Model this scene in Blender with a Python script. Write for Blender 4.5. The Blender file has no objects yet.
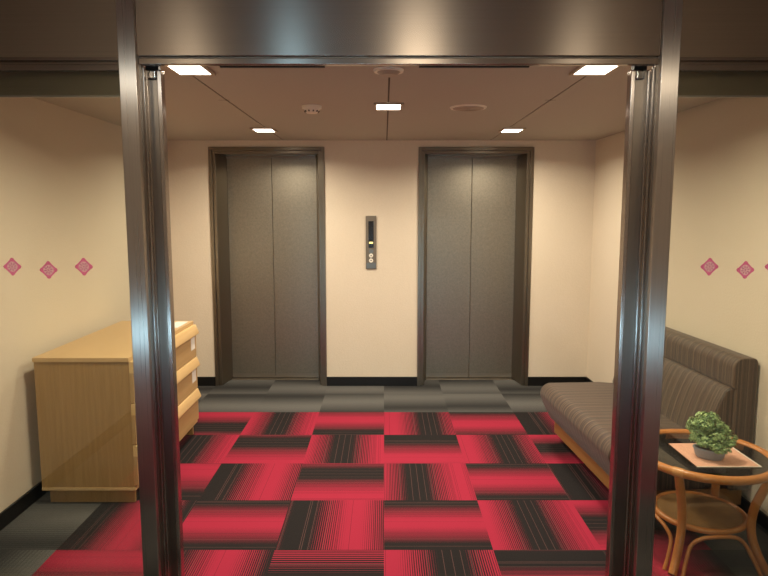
import bpy, bmesh, math, random
from mathutils import Vector, Matrix
random.seed(7)
S = bpy.context.scene
COL = S.collection

# ------------------------------------------------------------------ camera
cd = bpy.data.cameras.new('camera'); cam = bpy.data.objects.new('camera', cd); COL.objects.link(cam)
cam.location = (0, 0, 1.536); cam.rotation_euler = (math.radians(90 - 6.88), 0, 0)
cd.sensor_width = 36; cd.lens = 630 / 768 * 36; cd.clip_start = 0.05
S.camera = cam
# ------------------------------------------------------------------ world, view
w = bpy.data.worlds.new('world'); S.world = w; w.use_nodes = True
w.node_tree.nodes['Background'].inputs[0].default_value = (1, .85, .7, 1)
w.node_tree.nodes['Background'].inputs[1].default_value = 0.02
S.view_settings.view_transform = 'Standard'; S.view_settings.look = 'None'
S.view_settings.gamma = 1; S.view_settings.use_curve_mapping = False
S.view_settings.exposure = 0.3
WARM = (1.0, 0.885, 0.67)
COOL = (0.42, 0.74, 0.95)
LAMP_W = 16.0          # watts of each elevator lobby downlight
OUTER_W = 26.0        # watts of each lamp of the lobby this side of the glass
GLOW = 13.0             # emission of the unseen glow panels added for the steel to reflect

# ------------------------------------------------------------------ material helpers
def lin(r, g, b):
    f = lambda c: (c / 255 / 12.92) if c / 255 <= .04045 else ((c / 255 + .055) / 1.055) ** 2.4
    return (f(r), f(g), f(b), 1)
def mat(name):
    m = bpy.data.materials.new(name); m.use_nodes = True
    nt = m.node_tree; b = nt.nodes['Principled BSDF']; return m, nt, b
def simple(name, rgb, rough=.5, metal=0, emit=None, es=0, spec=None):
    m, nt, b = mat(name)
    b.inputs['Base Color'].default_value = lin(*rgb)
    b.inputs['Roughness'].default_value = rough; b.inputs['Metallic'].default_value = metal
    if spec is not None: b.inputs['Specular IOR Level'].default_value = spec
    if emit:
        b.inputs['Emission Color'].default_value = (*emit, 1); b.inputs['Emission Strength'].default_value = es
    return m
def N(nt, t, **kw):
    n = nt.nodes.new(t)
    for k, v in kw.items(): setattr(n, k, v)
    return n
def math_(nt, op, a, b=None, c=None, clamp=False):
    n = N(nt, 'ShaderNodeMath', operation=op); n.use_clamp = clamp
    for i, v in enumerate((a, b, c)):
        if v is None: continue
        if hasattr(v, 'links'): nt.links.new(v, n.inputs[i])
        else: n.inputs[i].default_value = v
    return n.outputs[0]
def mix(nt, fac, a, b):
    n = N(nt, 'ShaderNodeMix', data_type='RGBA')
    for i, v in ((0, fac), (6, a), (7, b)):
        if hasattr(v, 'links'): nt.links.new(v, n.inputs[i])
        else: n.inputs[i].default_value = v
    return n.outputs[2]
def noise(nt, scale, detail=2, vec=None, stretch=None, coord='Object'):
    tc = N(nt, 'ShaderNodeTexCoord'); v = vec or tc.outputs[coord]
    if stretch:
        mp = N(nt, 'ShaderNodeMapping'); mp.inputs['Scale'].default_value = stretch
        nt.links.new(v, mp.inputs[0]); v = mp.outputs[0]
    n = N(nt, 'ShaderNodeTexNoise'); n.inputs['Scale'].default_value = scale; n.inputs['Detail'].default_value = detail
    nt.links.new(v, n.inputs['Vector']); return n.outputs['Fac']
def bump(nt, b, h, strength, dist=.01):
    n = N(nt, 'ShaderNodeBump'); n.inputs['Strength'].default_value = strength; n.inputs['Distance'].default_value = dist
    nt.links.new(h, n.inputs['Height']); nt.links.new(n.outputs[0], b.inputs['Normal'])

def m_wall():
    m, nt, b = mat('wallpaper')
    f = noise(nt, 90, 3); g = noise(nt, 3, 2)
    c = mix(nt, f, lin(218, 204, 186), lin(228, 215, 197)); c2 = mix(nt, math_(nt, 'MULTIPLY', g, .35), c, lin(212, 198, 174))
    nt.links.new(c2, b.inputs['Base Color']); b.inputs['Roughness'].default_value = .75
    b.inputs['Specular IOR Level'].default_value = .25
    bump(nt, b, f, .35, .004); return m
def m_ceiling():
    m, nt, b = mat('ceiling_paint')
    f = noise(nt, 140, 2)
    nt.links.new(mix(nt, f, lin(176, 167, 154), lin(186, 177, 164)), b.inputs['Base Color'])
    b.inputs['Roughness'].default_value = .8; bump(nt, b, f, .15, .002); return m
def m_brushed(name, rgb, rough, grain, aniso=.8):
    # grain 'Z': brushed vertically, 'X': brushed along the header
    m, nt, b = mat(name)
    st = (260, 260, 1.2) if grain == 'Z' else (1.2, 260, 260)
    f = noise(nt, 1.0, 3, stretch=st)
    d = tuple(int(c * .91) for c in rgb)
    nt.links.new(mix(nt, f, lin(*d), lin(*rgb)), b.inputs['Base Color'])
    b.inputs['Metallic'].default_value = 1
    r = math_(nt, 'MULTIPLY_ADD', f, .04, rough - .02); nt.links.new(r, b.inputs['Roughness'])
    b.inputs['Anisotropic'].default_value = aniso
    ge = N(nt, 'ShaderNodeNewGeometry'); t = N(nt, 'ShaderNodeVectorMath', operation='CROSS_PRODUCT')
    nt.links.new(ge.outputs['True Normal'], t.inputs[0]); t.inputs[1].default_value = (.01, .01, 1) if grain == 'Z' else (1, .01, .01)
    nt.links.new(t.outputs[0], b.inputs['Tangent'])
    return m
def m_elevator_steel():
    m, nt, b = mat('embossed_steel')
    tc = N(nt, 'ShaderNodeTexCoord')
    v = N(nt, 'ShaderNodeTexVoronoi'); v.inputs['Scale'].default_value = 75
    nt.links.new(tc.outputs['Object'], v.inputs['Vector'])
    f = noise(nt, 38, 4)
    c = mix(nt, f, lin(126, 120, 110), lin(158, 150, 136))
    c = mix(nt, math_(nt, 'MULTIPLY', v.outputs['Distance'], .5), c, lin(172, 162, 146))
    nt.links.new(c, b.inputs['Base Color']); b.inputs['Metallic'].default_value = .9
    nt.links.new(math_(nt, 'MULTIPLY_ADD', f, .2, .30), b.inputs['Roughness'])
    return m
def m_wood(name, a, bcol, axis='Z', scale=9, rough=.45):
    m, nt, b = mat(name)
    st = {'X': (.6, 14, 14), 'Y': (14, .6, 14), 'Z': (14, 14, .6)}[axis]
    f = noise(nt, scale * .5, 6, stretch=st); g = noise(nt, scale * 3.5, 3, stretch=st)
    h = math_(nt, 'ADD', math_(nt, 'MULTIPLY', f, .65), math_(nt, 'MULTIPLY', g, .35))
    h = math_(nt, 'MULTIPLY_ADD', math_(nt, 'SUBTRACT', h, .5), 2.2, .5, clamp=True)
    nt.links.new(mix(nt, h, lin(*a), lin(*bcol)), b.inputs['Base Color']); b.inputs['Roughness'].default_value = rough
    return m
def m_fabric():
    m, nt, b = mat('striped_upholstery')
    tc = N(nt, 'ShaderNodeTexCoord'); sp = N(nt, 'ShaderNodeSeparateXYZ'); nt.links.new(tc.outputs['UV'], sp.inputs[0])
    u = sp.outputs[0]
    def ln(freq, seed):
        n = N(nt, 'ShaderNodeTexNoise', noise_dimensions='1D'); n.inputs['Scale'].default_value = freq; n.inputs['Detail'].default_value = 1
        nt.links.new(math_(nt, 'ADD', u, seed), n.inputs['W']); return n.outputs['Fac']
    a = math_(nt, 'MULTIPLY_ADD', math_(nt, 'SUBTRACT', ln(70, 3), .5), 3.2, .42, clamp=True)
    c2 = math_(nt, 'MULTIPLY_ADD', math_(nt, 'SUBTRACT', ln(26, 11), .55), 5, .1, clamp=True)
    st = math_(nt, 'GREATER_THAN', math_(nt, 'FRACT', math_(nt, 'MULTIPLY', u, 17)), .88)
    base = mix(nt, a, lin(46, 33, 25), lin(92, 70, 54))
    base = mix(nt, math_(nt, 'MULTIPLY', c2, .6), base, lin(66, 42, 36))
    base = mix(nt, math_(nt, 'MULTIPLY', st, .5), base, lin(118, 98, 78))
    nt.links.new(base, b.inputs['Base Color']); b.inputs['Roughness'].default_value = .62
    b.inputs['Sheen Weight'].default_value = .15
    bump(nt, b, noise(nt, 500, 1), .2, .002)
    return m
def m_carpet(kind):
    m, nt, b = mat(kind + '_carpet')
    tc = N(nt, 'ShaderNodeTexCoord'); sp = N(nt, 'ShaderNodeSeparateXYZ'); nt.links.new(tc.outputs['UV'], sp.inputs[0])
    u = sp.outputs[0]
    tri = math_(nt, 'MULTIPLY', math_(nt, 'ABSOLUTE', math_(nt, 'SUBTRACT', math_(nt, 'FRACT', u), .5)), 2)
    mr = N(nt, 'ShaderNodeMapRange'); nt.links.new(tri, mr.inputs[0])
    fib = noise(nt, 420, 2); big = noise(nt, 7, 2)
    fine = math_(nt, 'MULTIPLY', u, 54 if kind == 'red' else 30)
    saw = math_(nt, 'FRACT', fine)
    wn = N(nt, 'ShaderNodeTexWhiteNoise', noise_dimensions='1D'); nt.links.new(math_(nt, 'FLOOR', fine), wn.inputs['W'])
    if kind == 'red':
        mr.inputs[1].default_value = .06; mr.inputs[2].default_value = .84; mr.inputs[3].default_value = 1.12; mr.inputs[4].default_value = -.12
        k = math_(nt, 'MULTIPLY_ADD', math_(nt, 'SUBTRACT', mr.outputs[0], saw), 7, .5, clamp=True)
        thin = math_(nt, 'LESS_THAN', math_(nt, 'ABSOLUTE', math_(nt, 'SUBTRACT', saw, .5)), .10)
        rare = math_(nt, 'GREATER_THAN', wn.outputs[0], .70)
        flip = math_(nt, 'MULTIPLY', thin, rare)
        base = mix(nt, k, lin(38, 35, 36), lin(160, 43, 66))
        alt = mix(nt, k, lin(112, 78, 76), lin(92, 28, 40))
        c = mix(nt, math_(nt, 'MULTIPLY', flip, .8), base, alt)
        c = mix(nt, math_(nt, 'MULTIPLY', math_(nt, 'SUBTRACT', fib, .45, clamp=True), .6), c, lin(20, 10, 12))
    else:
        mr.inputs[1].default_value = .1; mr.inputs[2].default_value = .95; mr.inputs[3].default_value = 1; mr.inputs[4].default_value = 0
        k = math_(nt, 'MULTIPLY_ADD', math_(nt, 'SUBTRACT', mr.outputs[0], saw), 2.2, .5, clamp=True)
        k = math_(nt, 'ADD', math_(nt, 'MULTIPLY', k, .35), math_(nt, 'MULTIPLY', mr.outputs[0], .65))
        c = mix(nt, k, lin(54, 54, 55), lin(106, 105, 104))
        c = mix(nt, math_(nt, 'MULTIPLY', math_(nt, 'SUBTRACT', fib, .4, clamp=True), 1.6), c, lin(36, 34, 33))
    nt.links.new(c, b.inputs['Base Color']); b.inputs['Roughness'].default_value = .95
    b.inputs['Specular IOR Level'].default_value = .1
    bump(nt, b, fib, .5, .004); return m
def m_glass(name, tint=(1, 1, 1), ior=1.45, gloss=1.0):
    m = bpy.data.materials.new(name); m.use_nodes = True; nt = m.node_tree; nt.nodes.clear()
    o = N(nt, 'ShaderNodeOutputMaterial'); t = N(nt, 'ShaderNodeBsdfTransparent'); t.inputs[0].default_value = (*tint, 1)
    g = N(nt, 'ShaderNodeBsdfGlossy'); g.inputs['Roughness'].default_value = .01; g.inputs[0].default_value = (gloss, gloss, gloss, 1)
    fr = N(nt, 'ShaderNodeFresnel'); fr.inputs[0].default_value = ior
    mx = N(nt, 'ShaderNodeMixShader'); nt.links.new(fr.outputs[0], mx.inputs[0]); nt.links.new(t.outputs[0], mx.inputs[1]); nt.links.new(g.outputs[0], mx.inputs[2])
    nt.links.new(mx.outputs[0], o.inputs[0]); return m
def m_rattan(name, a, bcol, wrap=True):
    m, nt, b = mat(name)
    f = noise(nt, 28, 4); nt.links.new(mix(nt, f, lin(*a), lin(*bcol)), b.inputs['Base Color'])
    b.inputs['Roughness'].default_value = .32; b.inputs['Coat Weight'].default_value = .3
    return m
def m_woven():
    m, nt, b = mat('woven_cane')
    w1 = N(nt, 'ShaderNodeTexWave'); w1.inputs['Scale'].default_value = 60; w1.bands_direction = 'X'
    w2 = N(nt, 'ShaderNodeTexWave'); w2.inputs['Scale'].default_value = 60; w2.bands_direction = 'Y'
    tc = N(nt, 'ShaderNodeTexCoord'); nt.links.new(tc.outputs['Object'], w1.inputs[0]); nt.links.new(tc.outputs['Object'], w2.inputs[0])
    h = math_(nt, 'MULTIPLY', w1.outputs['Fac'], w2.outputs['Fac']); f = noise(nt, 30, 3)
    c = mix(nt, math_(nt, 'MULTIPLY_ADD', h, .4, math_(nt, 'MULTIPLY', f, .5)), lin(112, 80, 44), lin(172, 132, 82))
    nt.links.new(c, b.inputs['Base Color']); b.inputs['Roughness'].default_value = .6; bump(nt, b, h, .4, .002); return m
def m_film(name, rgb, tint):
    m = bpy.data.materials.new(name); m.use_nodes = True; nt = m.node_tree; nt.nodes.clear()
    o = N(nt, 'ShaderNodeOutputMaterial'); d = N(nt, 'ShaderNodeBsdfDiffuse'); t = N(nt, 'ShaderNodeBsdfTransparent'); mx = N(nt, 'ShaderNodeMixShader')
    d.inputs[0].default_value = lin(*rgb); t.inputs[0].default_value = (*tint, 1); mx.inputs[0].default_value = .84
    nt.links.new(d.outputs[0], mx.inputs[1]); nt.links.new(t.outputs[0], mx.inputs[2]); nt.links.new(mx.outputs[0], o.inputs[0]); return m
def m_leaf():
    m, nt, b = mat('leaf')
    oi = N(nt, 'ShaderNodeNewGeometry')
    c = mix(nt, oi.outputs['Random Per Island'], lin(72, 112, 62), lin(176, 200, 132))
    nt.links.new(c, b.inputs['Base Color']); b.inputs['Roughness'].default_value = .5; return m

M = dict(
    wall=m_wall(), ceil=m_ceiling(), post=m_brushed('brushed_steel_post', (210, 198, 188), .28, 'Z', 1.0),
    header=m_brushed('brushed_steel_header', (176, 162, 150), .26, 'X', .85),
    panel=m_brushed('bronze_panel', (168, 146, 124), .5, 'X', .5),
    rail=m_brushed('bronze_rail', (148, 134, 108), .45, 'X', .5),
    leafsteel=m_brushed('door_steel', (200, 188, 180), .26, 'Z', 1.0),
    leafgroove=m_brushed('door_steel_dark', (156, 144, 134), .30, 'Z'),
    jamb=simple('elevator_jamb_steel', (140, 130, 116), .30, .95),
    edoor=m_elevator_steel(), red=m_carpet('red'), grey=m_carpet('grey'),
    base=simple('black_vinyl', (12, 10, 10), .4), outerwall=simple('brown_wall', (158, 142, 124), .8), dark=simple('dark_rubber', (16, 14, 13), .5),
    seam=simple('ceiling_joint', (92, 78, 66), .8),
    ply=m_wood('beech_shaded', (150, 116, 70), (176, 140, 90), 'Z', rough=.4), plytop=m_wood('beech_lit', (192, 158, 110), (206, 172, 124), 'Y', rough=.38),  # one beech with light put into its colour: lit top lighter, ends darker
    plyf=m_wood('beech_drawer', (172, 138, 92), (188, 154, 106), 'Y', rough=.4), edge=m_wood('beech_lit_lip', (216, 180, 124), (226, 192, 138), 'Y', rough=.35),  # same beech, the lip brightened in its colour because it faces up
    sofaw=m_wood('honey_wood', (144, 102, 56), (164, 120, 72), 'Y'), fabric=m_fabric(),
    glass=m_glass('clear_glass', (.968, .972, .950)), smoke=m_glass('smoked_glass', (.60, .57, .52), 1.55),
    rattan=m_rattan('rattan', (176, 104, 46), (206, 138, 74)), cane=m_woven(),
    bind=m_rattan('cane_binding', (196, 130, 72), (222, 164, 106)),
    paper=simple('white_paper', (226, 222, 216), .7), ink=simple('printed_ink', (96, 92, 96), .7),
    pink=simple('pink_mat', (222, 168, 144), .8), white=simple('white_edge', (232, 222, 208), .7),
    leaf=m_leaf(), bark=simple('bark', (84, 62, 42), .8), pot=simple('slate_pot', (146, 152, 164), .55), soil=simple('soil', (44, 34, 26), .9),
    decal=m_film('pink_decal', (236, 100, 140), (.97, .52, .82)), decal2=m_film('pale_pink_decal', (255, 205, 235), (1, .93, 1)),
    lamp=simple('lamp_diffuser', (255, 240, 220), .5, emit=(1, .90, .76), es=7),
    trimwhite=simple('lamp_trim', (178, 160, 140), .5), plastic=simple('beige_plastic', (236, 224, 206), .45),
    vent=simple('vent_slot', (96, 80, 66), .7), chrome=simple('chrome', (200, 198, 196), .12, 1),
    steel=simple('panel_steel', (126, 116, 104), .5, .7), steelblue=simple('panel_steel_low', (120, 126, 128), .45, .7), screen=simple('dark_display', (30, 26, 24), .2),
    amber=simple('amber_indicator', (255, 220, 110), .4, emit=(1, .8, .3), es=1.2),
    btn=simple('button_white', (220, 212, 196), .4, emit=(1, .9, .75), es=.12),
    cool=simple('glow_pane', (190, 225, 240), .5, emit=COOL, es=GLOW),
    cool2=simple('glow_side_pane', (190, 225, 240), .5, emit=COOL, es=GLOW * .65),
    silver=simple('sill', (160, 150, 138), .35, .9),
)

# ------------------------------------------------------------------ mesh helpers
def box(bm, x0, x1, y0, y1, z0, z1, mi=0, rot=None):
    vs = [bm.verts.new((x, y, z)) for z in (z0, z1) for x, y in ((x0, y0), (x1, y0), (x1, y1), (x0, y1))]
    fs = [(3, 2, 1, 0), (4, 5, 6, 7), (0, 1, 5, 4), (1, 2, 6, 5), (2, 3, 7, 6), (3, 0, 4, 7)]
    out = [bm.faces.new([vs[i] for i in f]) for f in fs]
    for f in out: f.material_index = mi
    if rot is not None: bmesh.ops.transform(bm, matrix=rot, verts=vs)
    return vs
def cyl(bm, c, r, z0, z1, n=24, r2=None, axis='Z', mi=0):
    r2 = r if r2 is None else r2
    def P(a, rr, h):
        x, y = rr * math.cos(a), rr * math.sin(a)
        return {'Z': (c[0] + x, c[1] + y, h), 'Y': (c[0] + x, h, c[1] + y)}[axis]
    A = [bm.verts.new(P(2 * math.pi * i / n, r, z0)) for i in range(n)]
    B = [bm.verts.new(P(2 * math.pi * i / n, r2, z1)) for i in range(n)]
    fs = [bm.faces.new((A[i], A[(i + 1) % n], B[(i + 1) % n], B[i])) for i in range(n)]
    fs += [bm.faces.new(A[::-1]), bm.faces.new(B)]
    for f in fs: f.material_index = mi
    return A + B
def spline(pts, k=6, closed=False):
    pts = [Vector(p) for p in pts]; n = len(pts); out = []
    rng = range(n) if closed else range(n - 1)
    for i in rng:
        g = (lambda j: pts[j % n]) if closed else (lambda j: pts[max(0, min(n - 1, j))])
        p0, p1, p2, p3 = g(i - 1), g(i), g(i + 1), g(i + 2)
        for s in range(k):
            t = s / k
            out.append(.5 * ((2 * p1) + (-p0 + p2) * t + (2 * p0 - 5 * p1 + 4 * p2 - p3) * t * t + (-p0 + 3 * p1 - 3 * p2 + p3) * t ** 3))
    if not closed: out.append(pts[-1])
    return out
def tube(bm, pts, r, n=12, closed=False, mi=0):
    L = len(pts); rings = []
    ref = Vector((0, 0, 1))
    for i, p in enumerate(pts):
        a = pts[(i - 1) % L] if (closed or i > 0) else p; b = pts[(i + 1) % L] if (closed or i < L - 1) else p
        t = (b - a).normalized()
        rf = ref if abs(t.dot(ref)) < .95 else Vector((.3, 1, 0)).normalized()
        if i and not closed:
            u = (u - t * u.dot(t)).normalized()
        else:
            u = t.cross(rf).normalized()
        v = t.cross(u).normalized(); rr = r(i / (L - 1)) if callable(r) else r
        rings.append([bm.verts.new(p + rr * (math.cos(q) * u + math.sin(q) * v)) for q in [2 * math.pi * k / n for k in range(n)]])
    m = L if closed else L - 1
    for i in range(m):
        A, B = rings[i], rings[(i + 1) % L]
        for k in range(n): bm.faces.new((A[k], A[(k + 1) % n], B[(k + 1) % n], B[k])).material_index = mi
    if not closed:
        bm.faces.new(rings[0][::-1]).material_index = mi; bm.faces.new(rings[-1]).material_index = mi
def prism(bm, prof, y0, y1, mi=0, uv=None):
    """profile in (x, z) pushed along y; uv: u runs along y on the skin and along x on the two ends"""
    A = [bm.verts.new((x, y0, z)) for x, z in prof]; B = [bm.verts.new((x, y1, z)) for x, z in prof]; n = len(prof)
    fs = []
    for i in range(n): fs.append((bm.faces.new((A[i], A[(i + 1) % n], B[(i + 1) % n], B[i])), 's'))
    fs += [(bm.faces.new(A[::-1]), 'e'), (bm.faces.new(B), 'e')]
    for f, k in fs:
        f.material_index = mi
        if uv:
            for l in f.loops: l[uv].uv = (l.vert.co.y, l.vert.co.z) if k == 's' else (l.vert.co.x * 1.1 + .37, l.vert.co.z)
def obj(name, bm, mats, parent=None, bevel=0, seg=2, smooth=False, label=None):
    bmesh.ops.recalc_face_normals(bm, faces=bm.faces[:])
    me = bpy.data.meshes.new(name); bm.to_mesh(me); bm.free()
    for m in (mats if isinstance(mats, (list, tuple)) else [mats]): me.materials.append(m)
    if smooth or bevel:
        for p in me.polygons: p.use_smooth = True
        me.set_sharp_from_angle(angle=math.radians(40))
    o = bpy.data.objects.new(name, me); COL.objects.link(o)
    if bevel:
        b = o.modifiers.new('bevel', 'BEVEL'); b.width = bevel; b.segments = seg; b.limit_method = 'ANGLE'; b.angle_limit = math.radians(40)
        b.harden_normals = True
    if parent: o.parent = parent
    if label: o['label'] = label
    return o
def boxes(name, bl, mats, parent=None, **k):
    bm = bmesh.new()
    for b in bl: box(bm, *b)
    return obj(name, bm, mats, parent, **k)
def struct(o): o['kind'] = 'structure'; return o
def empty(name, loc=(0, 0, 0), rz=0):
    o = bpy.data.objects.new(name, None); COL.objects.link(o); o.location = loc; o.rotation_euler = (0, 0, rz); o.empty_display_size = .1; return o
def tag(o, label, cat, group=None):
    o['label'] = label; o['category'] = cat
    if group: o['group'] = group
    return o
def dup(o, parent=None):
    c = o.copy(); COL.objects.link(c)
    if parent: c.parent = parent
    for ch in list(o.children): dup(ch, c)
    return c

XL, XR, YB, CZ = -1.87, 1.84, 5.47, 2.14      # lobby walls and ceiling
YO, OZ = -2.6, 2.6                            # lobby this side of the glass

# ------------------------------------------------------------------ floor of carpet tiles
PH = {  # row, column -> start and end of the stripe gradient (0/1 black centre, .5 red centre)
 (0,-3):(.45,1.25),(0,-2):(.55,1.5),(0,-1):(.22,1.02),(0,0):(.4,1.32),(0,1):(.08,.86),(0,2):(-.12,.62),
 (1,-3):(.55,1.5),(1,-2):(.78,1.55),(1,-1):(.58,1.5),(1,0):(-.12,.62),(1,1):(.42,1.36),(1,2):(.52,1.5),
 (2,-3):(.36,1.0),(2,-2):(-.12,.78),(2,-1):(.74,1.6),(2,0):(.62,1.62),(2,1):(.02,.98),(2,2):(-.14,.6),
 (3,-3):(-.08,.95),(3,-2):(.02,.98),(3,-1):(-.16,.78),(3,0):(0,1.0),(3,1):(.5,1.52),(3,2):(.5,1.5),
 (4,-3):(.36,1.3),(4,-2):(-.06,.9),(4,-1):(.68,1.2),(4,0):(.46,1.36),(4,1):(-.14,.8),(4,2):(.12,.9)}
bm = bmesh.new(); uv = bm.loops.layers.uv.new('UVMap')
rnd = random.Random(3)
for col in range(-4, 4):
    for row in range(-3, 15):
        x0, x1 = col * .5, col * .5 + .5; y1 = 4.72 - row * .5; y0 = y1 - .5
        cx0, cx1, cy0, cy1 = max(x0, XL - .05), min(x1, XR + .05), max(y0, YO), min(y1, YB + .27)
        if cx1 <= cx0 or cy1 <= cy0: continue
        grey = row < 0 or col in (-4, 3) or row in (5, 6)
        vert = (col + row) % 2 == 0
        a, b_ = PH.get((row, col), None) or (lambda s: (s, s + .95))(rnd.choice((0, .1, .5, .55, -.1)))
        if grey:
            s = rnd.random(); a, b_ = s, s + .9; vert = (col + row) % 2 == 0 if row >= 0 else col % 3 == 9
        f = bm.faces.new([bm.verts.new(p) for p in ((cx0, cy0, 0), (cx1, cy0, 0), (cx1, cy1, 0), (cx0, cy1, 0))])
        f.material_index = 1 if grey else 0
        for l in f.loops:
            x, y, _ = l.vert.co; t = (x - x0) / .5 if vert else (y1 - y) / .5
            l[uv].uv = (a + (b_ - a) * t, y if vert else x)
box(bm, XL - .05, XR + .05, YO, YB + .27, -.06, -.001, 1)
me = bpy.data.meshes.new('floor'); bm.to_mesh(me); bm.free()
for m_ in (M['red'], M['grey']): me.materials.append(m_)
fl = bpy.data.objects.new('floor', me); COL.objects.link(fl); struct(fl)

# ------------------------------------------------------------------ shell
YM = 2.28
struct(boxes('wall_left', [(XL - .12, XL, YM, YB + .3, 0, OZ)], M['wall']))
struct(boxes('wall_left_outer', [(XL - .12, XL, YO, YM, 0, OZ)], M['outerwall']))
def skew(x, y): return x - (y - 3.4) * .018          # the right wall runs slightly inwards
def skewed(name, x0, x1, y0, y1, z0, z1, m_):
    bm = bmesh.new(); box(bm, x0, x1, y0, y1, z0, z1)
    for v in bm.verts: v.co.x = skew(v.co.x, v.co.y)
    return struct(obj(name, bm, m_))
skewed('wall_right', XR, XR + .12, YM, YB + .3, 0, OZ, M['wall'])
skewed('wall_right_outer', XR, XR + .12, YO, YM, 0, OZ, M['outerwall'])
EL = [(-1.497, -.508), (.294, 1.279)]; ET = 2.085
struct(boxes('wall_back', [(XL, EL[0][0], YB, YB + .28, 0, CZ), (EL[0][1], EL[1][0], YB, YB + .28, 0, CZ), (EL[1][1], XR, YB, YB + .28, 0, CZ),
       (EL[0][0], EL[0][1], YB, YB + .28, ET, CZ), (EL[1][0], EL[1][1], YB, YB + .28, ET, CZ)], M['wall']))
struct(boxes('wall_front', [(XL, -1.0, YO - .12, YO, 0, OZ), (1.0, XR, YO - .12, YO, 0, OZ), (-1.0, 1.0, YO - .12, YO, .36, OZ), (-1.0, 1.0, YO - .12, YO, 0, .03)], M['outerwall']))
bm = bmesh.new()
YC = 2.44
xs = [XL, -.860, -.851, .0195, .0285, .900, .909, XR - .04]
for i in range(0, 7):
    if i % 2 == 0: box(bm, xs[i], xs[i + 1], YC, YB + .28, CZ, OZ - .1, 0)
    else: box(bm, xs[i], xs[i + 1], YC, YB + .28, CZ + .004, OZ - .1, 1)
for yy in (3.52,):
    box(bm, -.90, -.84, yy, yy + .006, CZ - .0006, CZ + .002, 1); box(bm, .875, .935, yy, yy + .006, CZ - .0006, CZ + .002, 1)
struct(obj('ceiling', bm, [M['ceil'], M['seam']]))
struct(boxes('ceiling_outer', [(XL, XR, YO, YC - .02, OZ, OZ + .1)], M['ceil']))
struct(boxes('baseboard_back', [(XL, EL[0][0] , YB - .012, YB, 0, .082), (EL[0][1], EL[1][0], YB - .012, YB, 0, .082), (EL[1][1], XR, YB - .012, YB, 0, .082)], M['base'], bevel=.003))
struct(boxes('baseboard_left', [(XL, XL + .012, YO, YB - .013, 0, .082)], M['base'], bevel=.003))
skewed('baseboard_right', XR - .012, XR, YO, YB - .013, 0, .082, M['base'])
# unseen low glow panel added behind the camera for bluish reflections in the steel
w3 = empty('glow_panel_back', (0, YO, .03)); struct(w3)
boxes('pane', [(-.95, .95, -.06, -.05, .03, .30)], M['cool'], w3)
boxes('glow_panel_frame', [(-1, 1, -.08, -.02, 0, .03), (-1, 1, -.08, -.02, .30, .33), (-1, -.95, -.08, -.02, 0, .33), (.95, 1, -.08, -.02, 0, .33), (-.02, .02, -.08, -.02, .03, .30)], M['post'], w3)

w4 = empty('glow_panel_left', (XL, -.55, .42)); struct(w4)  # unseen glow panel added on the outer wall, reflected as a band in the post
boxes('pane', [(.002, .008, -.42, .42, .03, .24)], M['cool2'], w4)
boxes('glow_panel_frame', [(0, .014, -.45, .45, 0, .03), (0, .014, -.45, .45, .24, .27), (0, .014, -.45, -.42, .03, .24), (0, .014, .42, .45, .03, .24)], M['post'], w4)

# ------------------------------------------------------------------ glass front: posts, header, side windows
YP = 2.27
PL, PR = (-.925, -.863), (.966, 1.030)
def post(name, x0, x1):
    o = boxes(name, [(x0, x1, YP, YP + .065, 0, OZ)], M['post'], bevel=.003); struct(o)
    s = 1 if x0 < 0 else -1; xi = x1 if x0 < 0 else x0
    a, b_ = sorted((xi, xi + s * .006)); boxes('seal', [(a, b_, YP + .025, YP + .033, 0, 2.05)], M['leafgroove'], o)
    a, b_ = sorted((xi, xi + s * .010)); boxes('guide_strip', [(a, b_, YP + .045, YP + .06, 0, 2.05)], M['leafsteel'], o, bevel=.002)
    return o
post('trim_1', *PL); post('trim_2', *PR)
bm = bmesh.new()
box(bm, PL[1], PR[0], YP + .012, YP + .17, 2.078, OZ, 0)
h = obj('trim_3', bm, M['header'], bevel=.002); struct(h)
boxes('track_lip', [(PL[1], PR[0], YP + .018, YP + .045, 2.050, 2.072)], M['header'], h, bevel=.003)
boxes('track_gap', [(PL[1], PR[0], YP + .03, YP + .042, 2.070, 2.08)], M['leafgroove'], h)
boxes('track_channel', [(-.61, -.22, YP + .15, YP + .165, 2.070, 2.079), (.13, .54, YP + .15, YP + .165, 2.070, 2.079)], M['dark'], h)
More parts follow.
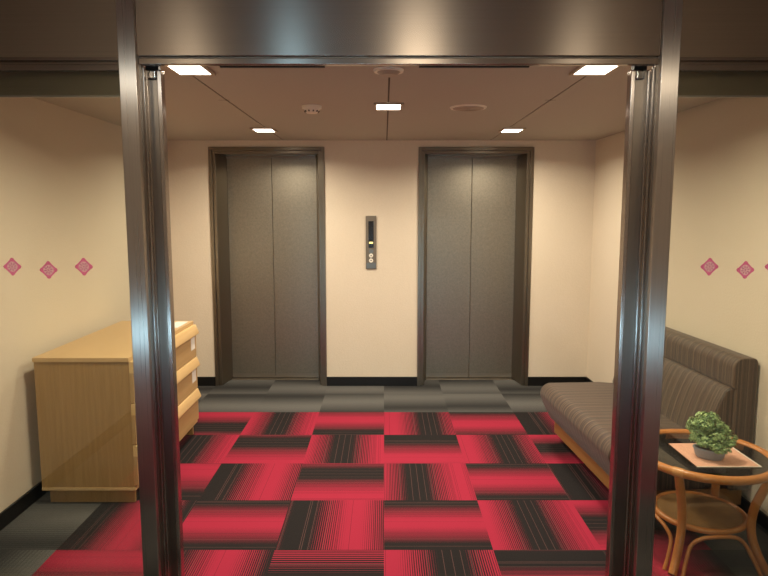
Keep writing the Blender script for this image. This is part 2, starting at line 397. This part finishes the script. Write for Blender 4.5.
def decal_bm(cx, cz, y):
    bm = bmesh.new(); r = .0335
    def poly(pts, yy, mi):
        A = [bm.verts.new((cx + a, yy, cz + b)) for a, b in pts]; B = [bm.verts.new((cx + a, yy + .0004, cz + b)) for a, b in pts]
        f = [bm.faces.new(A), bm.faces.new(B[::-1])] + [bm.faces.new((A[i], B[i], B[(i + 1) % len(A)], A[(i + 1) % len(A)])) for i in range(len(A))]
        for q in f: q.material_index = mi
    q = r * .16   # diamond with notched corners
    pts = []
    for k in range(4):
        a = k * math.pi / 2; d = Vector((math.cos(a), math.sin(a))); n = Vector((-d.y, d.x))
        for s, t in ((.74, -.26), (.88, -.20), (1.0, 0), (.88, .20), (.74, .26)): pts.append(tuple(d * r * s + n * r * t))
    A, B, Ai, Bi = [], [], [], []
    for a_, b_ in pts:
        l_ = math.hypot(a_, b_); ia, ib = a_ / l_ * r * .56, b_ / l_ * r * .56
        A.append(bm.verts.new((cx + a_, y, cz + b_))); B.append(bm.verts.new((cx + a_, y + .0004, cz + b_)))
        Ai.append(bm.verts.new((cx + ia, y, cz + ib))); Bi.append(bm.verts.new((cx + ia, y + .0004, cz + ib)))
    n = len(pts)
    for i in range(n):
        k = (i + 1) % n
        for f_ in ((A[i], A[k], Ai[k], Ai[i]), (B[i], Bi[i], Bi[k], B[k]), (A[i], B[i], B[k], A[k]), (Ai[i], Ai[k], Bi[k], Bi[i])): bm.faces.new(f_)
    poly([(r * .56 * math.cos(i * math.pi / 12), r * .56 * math.sin(i * math.pi / 12)) for i in range(24)], y - .0005, 1)
    for k in range(8):   # petals
        a = k * math.pi / 4 + .2; d = Vector((math.cos(a), math.sin(a))); n = Vector((-d.y, d.x))
        poly([tuple(d * r * s + n * r * t) for s, t in ((.16, 0), (.3, -.07), (.45, -.05), (.48, 0), (.45, .05), (.3, .07))], y - .001, 0)
    poly([(r * .1 * math.cos(i * math.pi / 4), r * .1 * math.sin(i * math.pi / 4)) for i in range(8)], y - .001, 0)
    return bm
def side_window(name, x0, x1, decs):
    o = empty(name, ((x0 + x1) / 2, YP + .03, 0)); struct(o); ox, oy = (x0 + x1) / 2, YP + .03
    X0, X1 = x0 - ox, x1 - ox
    boxes('transom_panel', [(X0, X1, -.01, .10, 2.074, OZ)], M['panel'], o)
    boxes('transom_trim', [(X0, X1, -.014, -.002, 2.064, 2.074)], M['header'], o)
    boxes('top_rail', [(X0, X1, -.012, .02, 2.030, 2.050), (X0, X1, .004, .02, 2.050, 2.074)], M['header'], o, bevel=.002)
    boxes('bottom_rail', [(X0, X1, -.015, .02, 0, .07)], M['rail'], o, bevel=.002)
    boxes('pane', [(X0, X1, .002, .010, .07, 2.030)], M['glass'], o)
    for lx, lz, w_ in decs:
        obj('decal', decal_bm(lx - ox, lz, .0014), [M['decal'], M['decal2']], o, label='pink diamond-shaped flower decal, ' + w_)
side_window('window_1', XL, PL[0], [(-1.362, 1.337, 'leftmost of the three on the left glass'), (-1.230, 1.325, 'middle of the three on the left glass'), (-1.100, 1.337, 'nearest the post on the left glass')])
side_window('window_2', PR[1], XR, [(1.193, 1.337, 'nearest the post on the right glass'), (1.325, 1.325, 'middle of the three on the right glass'), (1.428, 1.337, 'cut by the right edge of the picture')])

# ------------------------------------------------------------------ open sliding glass doors
def slide(name, xe, s, W):
    """xe: free edge, s: direction from the edge to the parked side"""
    o = empty(name, (xe, YP + .10, 0)); struct(o)
    bm = bmesh.new()
    def bx_(a, b, *r, mi=0):
        a, b = sorted((s * a, s * b)); box(bm, a, b, *r, mi)
    pass
    bx_(0, .017, -.022, .018, .012, 2.046); bx_(W - .017, W, -.022, .018, .012, 2.046)
    obj('stile', bm, M['leafsteel'], o, bevel=.004, seg=3)
    bm = bmesh.new(); bx_(.017, W - .017, -.008, .014, .012, 2.046); obj('stile_channel', bm, M['leafgroove'], o)
    bm = bmesh.new(); bx_(.92 - .06, .92, -.02, .018, .012, 2.046); obj('stile', bm, M['leafsteel'], o, bevel=.003)
    bm = bmesh.new(); bx_(W, .86, -.018, .016, 1.955, 2.046); obj('top_rail', bm, M['rail'], o, bevel=.002)
    bm = bmesh.new(); bx_(W, .86, -.020, -.012, 1.949, 1.956); obj('glazing_bead', bm, M['silver'], o)
    bm = bmesh.new(); bx_(W, .86, -.018, .016, .012, .078); obj('bottom_rail', bm, M['rail'], o, bevel=.002)
    bm = bmesh.new(); bx_(W, .86, -.020, -.012, .076, .083); obj('glazing_bead', bm, M['silver'], o)
    bm = bmesh.new(); bx_(W, .86, -.003, .003, .078, 1.955); obj('pane', bm, M['glass'], o)
    bm = bmesh.new(); bx_(.012, .058, -.016, .012, 2.046, 2.066); hb = obj('hanger_bracket', bm, M['dark'], o)
    bm = bmesh.new(); cyl(bm, (s * .036, 0), .012, 0, 1, 8); bm.free()
    bm = bmesh.new(); bx_(.019, .050, -.021, -.009, 2.012, 2.046); obj('hanger_bolt', bm, M['chrome'], o, bevel=.006, seg=3)
    bm = bmesh.new(); bx_(.05, .85, -.006, .006, 0, .012); obj('floor_guide', bm, M['dark'], o)
slide('door_1', -.804, -1, .066); slide('door_2', .892, 1, .077)

# ------------------------------------------------------------------ elevators
def elevator(x0, x1, label):
    cx = (x0 + x1) / 2; hw = (x1 - x0) / 2; o = empty('elevator_entrance', (cx, YB, 0)); tag(o, label, 'elevator')
    J = .055; yd = .235
    bm = bmesh.new()
    for a, b_ in ((-hw, -hw + .028), (hw - .028, hw)): box(bm, a, b_, -.014, yd + .03, 0, ET)
    for a, b_ in ((-hw + .028, -hw + J), (hw - J, hw - .028)): box(bm, a, b_, .004, yd + .03, 0, ET - .028)
    box(bm, -hw + .028, hw - .028, -.014, yd + .03, ET - .028, ET)
    box(bm, -hw + J, hw - J, .004, yd + .03, ET - J, ET - .028)
    iw = hw - J; SP = .040                 # the returns taper in towards the doors
    for s in (-1, 1):
        pts = [(s * iw, .02), (s * (iw - SP), yd), (s * (iw - SP), yd + .03), (s * iw, yd + .03)]
        A = [bm.verts.new((x, y, 0)) for x, y in pts]; B = [bm.verts.new((x, y, ET - J)) for x, y in pts]
        for i in range(4): bm.faces.new((A[i], A[(i + 1) % 4], B[(i + 1) % 4], B[i]))
        bm.faces.new(A[::-1]); bm.faces.new(B)
    obj('door_frame', bm, M['jamb'], o, bevel=.003)
    boxes('head_track', [(-iw + SP, iw - SP, yd - .03, yd - .004, ET - J - .018, ET - J)], M['leafgroove'], o)
    iw -= SP
    boxes('door_panel', [(-iw, -.0015, yd, yd + .03, .014, ET - J)], M['edoor'], o, bevel=.002)
    boxes('door_panel', [(.0015, iw, yd, yd + .03, .014, ET - J)], M['edoor'], o, bevel=.002)
    boxes('kick_strip', [(-iw, -.003, yd - .002, yd, .014, .05), (.003, iw, yd - .002, yd, .014, .05)], M['silver'], o)
    boxes('sill', [(-iw, iw, yd - .05, yd + .03, 0, .006)], M['silver'], o)
    return o
elevator(*EL[0], 'left of two brushed steel elevator entrances, nearer the wooden chest of drawers')
elevator(*EL[1], 'right of two brushed steel elevator entrances, nearer the striped sofa')

# call panel
cp = empty('elevator_call_panel', (-.112, YB, 1.043)); tag(cp, 'narrow steel elevator call panel with display and buttons, on the wall between the elevators', 'elevator panel')
boxes('face_plate', [(-.046, .046, -.010, 0, 0, .46)], M['steel'], cp, bevel=.002)
boxes('lower_plate', [(-.040, .040, -.012, -.010, .006, .055)], M['steelblue'], cp)
boxes('display', [(-.022, .022, -.013, -.010, .185, .415)], M['screen'], cp, bevel=.001)
ds = boxes('indicator', [(-.016, .016, -.0145, -.013, .222, .236)], M['amber'], cp, label='lit amber indicator')
bm = bmesh.new(); cyl(bm, (0, .155), .019, -.014, -.010, 24, axis='Y'); obj('key_switch', bm, M['steelblue'], cp, smooth=True)
for zz, up in ((.118, 1), (.075, -1)):
    bm = bmesh.new(); cyl(bm, (0, zz), .018, -.016, -.010, 24, axis='Y'); b_ = obj('call_button', bm, M['btn'], cp, smooth=True)
    bm = bmesh.new(); v = [bm.verts.new((x, y, zz + up * z)) for y in (-.0175, -.016) for x, z in ((-.008, -.005), (.008, -.005), (0, .008))]
    bm.faces.new(v[:3]); bm.faces.new(v[3:][::-1]); [bm.faces.new((v[i], v[(i + 1) % 3], v[3 + (i + 1) % 3], v[3 + i])) for i in range(3)]
    obj('arrow', bm, M['ink'], b_)

# ------------------------------------------------------------------ ceiling fittings
def add_lamp_light(parent, w_, sx, sy, color, z):
    l = bpy.data.lights.new('lamp_light', 'AREA'); l.shape = 'RECTANGLE'; l.size = sx; l.size_y = sy; l.energy = w_; l.color = color; l.spread = math.radians(150)
    o = bpy.data.objects.new('lamp_light', l); COL.objects.link(o); o.location = (0, 0, z); o.parent = parent
def make_downlight():
    o = empty('ceiling_downlight'); a, b = .068, .090
    bm = bmesh.new()
    for q in ((-a - .016, a + .016, -b - .016, -b), (-a - .016, a + .016, b, b + .016), (-a - .016, -a, -b, b), (a, a + .016, -b, b)):
        box(bm, *q, -.010, 0)
    obj('trim_frame', bm, M['trimwhite'], o, bevel=.002)
    boxes('diffuser', [(-a, a, -b, b, -.007, 0)], M['lamp'], o)
    return o
dl = make_downlight()
DL = [(-.822, 2.755, 'square ceiling downlight at front left, near the left sliding door'), (.895, 2.755, 'square ceiling downlight at front right, near the right sliding door'),
      (.026, 3.71, 'square ceiling downlight in the middle of the ceiling'), (-.885, 4.75, 'square ceiling downlight in front of the left elevator'), (.945, 4.76, 'square ceiling downlight in front of the right elevator')]
for i, (x, y, lb) in enumerate(DL):
    o = dl if i == 0 else dup(dl)
    o.location = (x, y, CZ); tag(o, lb, 'ceiling light', 'downlights in the elevator lobby ceiling')
for x, y, lb in DL:
    l = bpy.data.lights.new('downlight_lamp', 'AREA'); l.shape = 'RECTANGLE'; l.size = .14; l.size_y = .16; l.energy = LAMP_W; l.color = WARM; l.spread = math.radians(160)
    lo = bpy.data.objects.new('downlight_lamp', l); COL.objects.link(lo); lo.location = (x, y, CZ - .012)
for x, y, k_ in ((.28, -.95, 1), (-1.6, -.95, .45), (1.6, -.95, .45), (-.76, -.95, .5)):
    l = bpy.data.lights.new('outer_lamp', 'AREA'); l.shape = 'RECTANGLE'; l.size = .3 * k_; l.size_y = .6; l.energy = OUTER_W * (1.3 if k_ == 1 else k_); l.color = COOL if k_ == .5 else WARM
    lo = bpy.data.objects.new('outer_lamp', l); COL.objects.link(lo); lo.location = (x, y, OZ - .012)

sd = empty('smoke_detector', (-.415, 3.72, CZ)); tag(sd, 'small round smoke detector on the ceiling, left of the middle downlight', 'smoke detector')
bm = bmesh.new(); cyl(bm, (0, 0), .056, -.014, 0, 32, r2=.058); obj('base', bm, M['plastic'], sd, smooth=True)
bm = bmesh.new(); cyl(bm, (0, 0), .030, -.040, -.014, 32, r2=.050); obj('cap', bm, M['plastic'], sd, smooth=True)
for k in range(10):
    a = k * math.pi / 5; rot = Matrix.Rotation(a, 4, 'Z')
    bm = bmesh.new(); box(bm, .034, .044, -.003, .003, -.034, -.026, 0, rot); obj('vent_slot', bm, M['vent'], sd)
sp = empty('ceiling_speaker', (.49, 3.76, CZ)); tag(sp, 'flat round speaker grille on the ceiling, right of the middle downlight', 'speaker')
bm = bmesh.new(); cyl(bm, (0, 0), .103, -.007, 0, 40, r2=.108); obj('rim', bm, M['plastic'], sp, smooth=True)
bm = bmesh.new(); cyl(bm, (0, 0), .088, -.010, -.007, 40, r2=.090)
for k in range(1, 7):
    r_ = .012 * k; tube(bm, [Vector((r_ * math.cos(t * math.pi / 16), r_ * math.sin(t * math.pi / 16), -.010)) for t in range(32)], .0018, 6, True)
obj('grille', bm, M['trimwhite'], sp, smooth=True)
ed = empty('round_sensor', (.02, 2.79, CZ)); tag(ed, 'round white sensor on the ceiling, half hidden above the door header', 'sensor')
bm = bmesh.new(); cyl(bm, (0, 0), .062, -.010, 0, 32, r2=.066); obj('base', bm, M['plastic'], ed, smooth=True)
bm = bmesh.new(); cyl(bm, (0, 0), .035, -.024, -.010, 32, r2=.050); obj('cap', bm, M['trimwhite'], ed, smooth=True)

# ------------------------------------------------------------------ chest of drawers
ch = empty('chest_of_drawers', (-1.802, 3.17, 0)); tag(ch, 'low light wood chest of drawers with slanted lip pulls, standing along the left wall', 'chest of drawers')
D, L, H0, H1 = .487, 1.10, .078, .793
boxes('end_panel', [(0, D, 0, .020, H0 + .016, H1 - .022)], M['ply'], ch, bevel=.001)
boxes('end_panel', [(0, D, L - .020, L, H0 + .016, H1 - .022)], M['ply'], ch, bevel=.001)
boxes('bottom_panel', [(0, D + .008, -.003, L + .003, H0, H0 + .016)], M['plytop'], ch, bevel=.001)
boxes('back_panel', [(0, .012, .02, L - .02, H0 + .016, H1 - .022)], M['ply'], ch)
boxes('top', [(-.004, D + .004, -.006, L + .006, H1 - .022, H1)], M['plytop'], ch, bevel=.0015)
boxes('plinth', [(.025, D - .012, .028, .05, 0, H0), (.025, .04, .05, L - .05, 0, H0), (.025, D - .012, L - .05, L - .028, 0, H0)], M['ply'], ch, bevel=.001)
nd = 3; zt = H1 - .024; pitch = (zt - (H0 + .02)) / nd
for k in range(nd):
    z1 = zt - k * pitch; z0 = z1 - pitch + .006
    bm = bmesh.new(); box(bm, D, D + .020, .004, L - .004, z0, z1 - .060)
    d = obj('drawer', bm, M['plyf'], ch, bevel=.001)
    bm = bmesh.new(); prism(bm, [(D, z1 - .060), (D + .020, z1 - .060), (D + .040, z1 - .064), (D + .043, z1 - .054), (D + .022, z1), (D, z1)], .004, L - .004)
    obj('lip_pull', bm, M['edge'], d, bevel=.002)
    boxes('drawer_box', [(.03, D, .03, L - .03, z0 + .01, z1 - .03)], M['ply'], d)
    if k < 2:
        s_ = boxes('paper_label', [(D + .020, D + .0207, L - .12, L - .035, z1 - .060 - .10, z1 - .060 - .012)], M['paper'], d, label='white paper label stuck on the drawer front')
        boxes('print', [(D + .0207, D + .0211, L - .105, L - .06, z1 - .135 + q * .014, z1 - .130 + q * .014) for q in range(4)], M['ink'], s_) if False else None
        bm = bmesh.new()
        for q, wd in ((0, .03), (1, .045), (2, .02)): box(bm, D + .0207, D + .0211, L - .105, L - .105 + wd, z1 - .145 + q * .018, z1 - .141 + q * .018)
        bm.free()
s_ = boxes('paper_label', [(D - .10, D - .02, L - .26, L - .03, H1, H1 + .0008)], M['paper'], ch, label='white paper label lying flat on the top')

# ------------------------------------------------------------------ striped sofa
so = empty('banquette_sofa', (1.111, 2.985, 0), math.radians(3.5)); tag(so, 'brown striped upholstered banquette sofa on a wooden base, along the right wall', 'sofa')
SL = 1.125
def arc(cx, cz, r, a0, a1, n=8): return [(cx + r * math.cos(math.radians(a0 + (a1 - a0) * i / n)), cz + r * math.sin(math.radians(a0 + (a1 - a0) * i / n))) for i in range(n + 1)]
bm = bmesh.new(); uvl = bm.loops.layers.uv.new('UVMap')
prism(bm, [(.09, .15), (.50, .15), (.52, .20), (.52, .395), (.40, .405)] + arc(.07, .335, .07, 90, 190, 10) + [(.02, .27), (.06, .19)], 0, SL, uv=uvl)
obj('seat', bm, M['fabric'], so, bevel=.018, seg=4)
bm = bmesh.new(); uvl = bm.loops.layers.uv.new('UVMap')
prism(bm, [(.50, .16), (.62, .16), (.63, .672), (.604, .676), (.575, .655), (.545, .59), (.515, .50), (.492, .41), (.492, .36)], .004, SL - .004, uv=uvl)
obj('back_cushion', bm, M['fabric'], so, bevel=.014, seg=3)
bm = bmesh.new(); uvl = bm.loops.layers.uv.new('UVMap')
prism(bm, [(.62, .15), (.725, .15), (.725, .79)] + arc(.700, .80, .025, 0, 90, 4) + arc(.655, .772, .054, 88, 180, 8) + [(.600, .70), (.606, .677), (.62, .672)], -.012, SL + .012, uv=uvl)
obj('backrest', bm, M['fabric'], so, bevel=.010, seg=3)
boxes('base_board', [(.105, .700, .01, SL - .01, .062, .150)], M['sofaw'], so, bevel=.003)
for x, y in ((.16, .06), (.16, SL - .10), (.62, .06), (.62, SL - .10)):
    boxes('foot', [(x, x + .045, y, y + .045, 0, .062)], M['dark'], so, bevel=.002)

# ------------------------------------------------------------------ rattan table
TX, TY, TZ, TR = 1.435, 2.728, .452, .283
tb = empty('rattan_side_table', (TX, TY, 0)); tag(tb, 'round rattan side table with dark glass top and cane shelf, beside the sofa', 'side table')
ring = lambda r, z, n=64: [Vector((r * math.cos(2 * math.pi * i / n), r * math.sin(2 * math.pi * i / n), z)) for i in range(n)]
bm = bmesh.new(); tube(bm, ring(TR, TZ), .0185, 14, True); obj('rim', bm, M['rattan'], tb, smooth=True)
bm = bmesh.new(); tube(bm, ring(TR - .030, TZ - .010), .008, 10, True); obj('inner_rim', bm, M['bind'], tb, smooth=True)
bm = bmesh.new(); cyl(bm, (0, 0), TR - .020, TZ, TZ + .006, 64); obj('glass_top', bm, M['smoke'], tb)
bm = bmesh.new(); cyl(bm, (0, 0), .182, .176, .188, 48); obj('shelf', bm, M['cane'], tb)
bm = bmesh.new(); tube(bm, ring(.187, .182), .013, 12, True); obj('shelf_rim', bm, M['rattan'], tb, smooth=True)
for k in range(4):
    a = math.radians(45 + 90 * k)
    P = lambda r, z, da=0: (r * math.cos(a + da), r * math.sin(a + da), z)
    bm = bmesh.new(); tube(bm, spline([P(.290, .0), P(.256, .05), P(.225, .12), P(.212, .19), P(.219, .27), P(.245, .35), P(.272, .42), P(.277, .445)], 5), .0185, 12)
    for v in bm.verts:
        if v.co.z < .004: v.co.z = 0
    lg = obj('leg', bm, M['rattan'], tb, smooth=True)
    bm = bmesh.new(); tube(bm, [Vector(P(TR - .001, TZ, t)) for t in (-.075, -.04, 0, .04, .075)], .0205, 14); obj('binding', bm, M['bind'], lg, smooth=True)
    b2 = a + math.pi / 2
    Q = lambda r, z, ang: (r * math.cos(ang), r * math.sin(ang), z)
    pts = [Q(.278, 0, a + .14), Q(.245, .055, a + .15), Q(.213, .115, a + .20), Q(.203, .150, a + .38), Q(.201, .164, a + .62), Q(.201, .165, a + .95),
           Q(.203, .150, b2 - .38), Q(.213, .115, b2 - .20), Q(.245, .055, b2 - .15), Q(.278, 0, b2 - .14)]
    bm = bmesh.new(); tube(bm, spline(pts, 6), .0085, 10)
    for v in bm.verts:
        if v.co.z < .004: v.co.z = 0
    obj('arched_cane', bm, M['rattan'], tb, smooth=True)
mt = empty('table_mat', (1.467, 2.704, TZ + .0075)); tag(mt, 'square pink mat with a white edge lying on the glass table top', 'table mat')
boxes('cloth', [(-.135, .135, -.137, .137, 0, .0015)], M['pink'], mt)
boxes('border', [(.132, .138, -.137, .137, 0, .003), (-.138, .138, -.140, -.136, 0, .003)], M['white'], mt, label='white edge')

# ------------------------------------------------------------------ bonsai
bz = empty('potted_bonsai', (1.432, 2.665, TZ + .0095), math.radians(-28)); tag(bz, 'small leafy green bonsai in a grey oval pot, on the pink table mat', 'potted plant')
bm = bmesh.new()
def oval(rx, ry, z, n=32): return [bm.verts.new((rx * math.cos(2 * math.pi * i / n), ry * math.sin(2 * math.pi * i / n), z)) for i in range(n)]
R_ = [oval(.050, .030, 0), oval(.058, .036, .012), oval(.064, .041, .036), oval(.068, .045, .040), oval(.068, .045, .046), oval(.060, .037, .046), oval(.056, .034, .036)]
for A, B in zip(R_, R_[1:]):
    for i in range(32): bm.faces.new((A[i], A[(i + 1) % 32], B[(i + 1) % 32], B[i]))
bm.faces.new(R_[0][::-1]); bm.faces.new(R_[-1]); obj('pot', bm, M['pot'], bz, smooth=True)
bm = bmesh.new(); oval_ = oval(.057, .035, .038); t_ = oval(.03, .02, .045)
for i in range(32): bm.faces.new((oval_[i], oval_[(i + 1) % 32], t_[(i + 1) % 32], t_[i]))
bm.faces.new(t_); obj('soil', bm, M['soil'], bz, smooth=True)
bm = bmesh.new()
tube(bm, spline([(0, 0, .036), (.008, 0, .07), (-.008, .004, .10), (-.012, 0, .14), (-.02, 0, .17)], 4), lambda t: .008 - .005 * t, 8)
CL = [(-.062, .0, .150, .034), (-.028, .010, .178, .036), (-.020, -.02, .150, .036), (.018, .0, .158, .032), (.050, .01, .132, .032), (.078, .0, .105, .026), (.030, -.02, .110, .036),
      (-.045, -.01, .112, .034), (-.005, -.03, .100, .034), (.055, -.01, .082, .028), (.02, -.04, .072, .032), (-.02, -.04, .080, .032), (-.055, -.02, .088, .028), (.0, .0, .185, .03), (-.03, .03, .12, .034), (.03, .03, .13, .034), (-.075, 0, .125, .024), (.055, -.035, .062, .026), (.072, -.02, .085, .026), (.035, -.05, .058, .022)]
for x, y, z, r in CL: tube(bm, spline([(0, 0, .08), (x * .5, y * .5, z * .7 + .01), (x, y, z)], 3), .0025, 6)
obj('trunk', bm, M['bark'], bz, smooth=True)
bm = bmesh.new(); rn = random.Random(11)
for x, y, z, r in CL:
    for _ in range(int(210 * (r / .03) ** 2)):
        d = Vector((rn.gauss(0, 1), rn.gauss(0, 1), rn.gauss(0, 1))).normalized()
        p = Vector((x, y, z)) + Vector((d.x * 1.05, d.y, d.z * .68)) * r * rn.uniform(.62, 1.1)
        n_ = (d + Vector((rn.uniform(-.6, .6), rn.uniform(-.6, .6), rn.uniform(.1, .9)))).normalized()
        t = n_.cross(Vector((rn.uniform(-1, 1), rn.uniform(-1, 1), rn.uniform(-1, 1)))).normalized(); b_ = n_.cross(t); s = rn.uniform(.005, .009)
        v = [bm.verts.new(p + q) for q in (t * s, t * s * .2 + b_ * s * .55 - n_ * s * .1, -t * s * .8, t * s * .2 - b_ * s * .55 - n_ * s * .1)]
        bm.faces.new((v[0], v[1], v[2])); bm.faces.new((v[0], v[2], v[3]))
me = bpy.data.meshes.new('foliage'); bm.to_mesh(me); bm.free(); me.materials.append(M['leaf'])
fo = bpy.data.objects.new('foliage', me); COL.objects.link(fo); fo.parent = bz
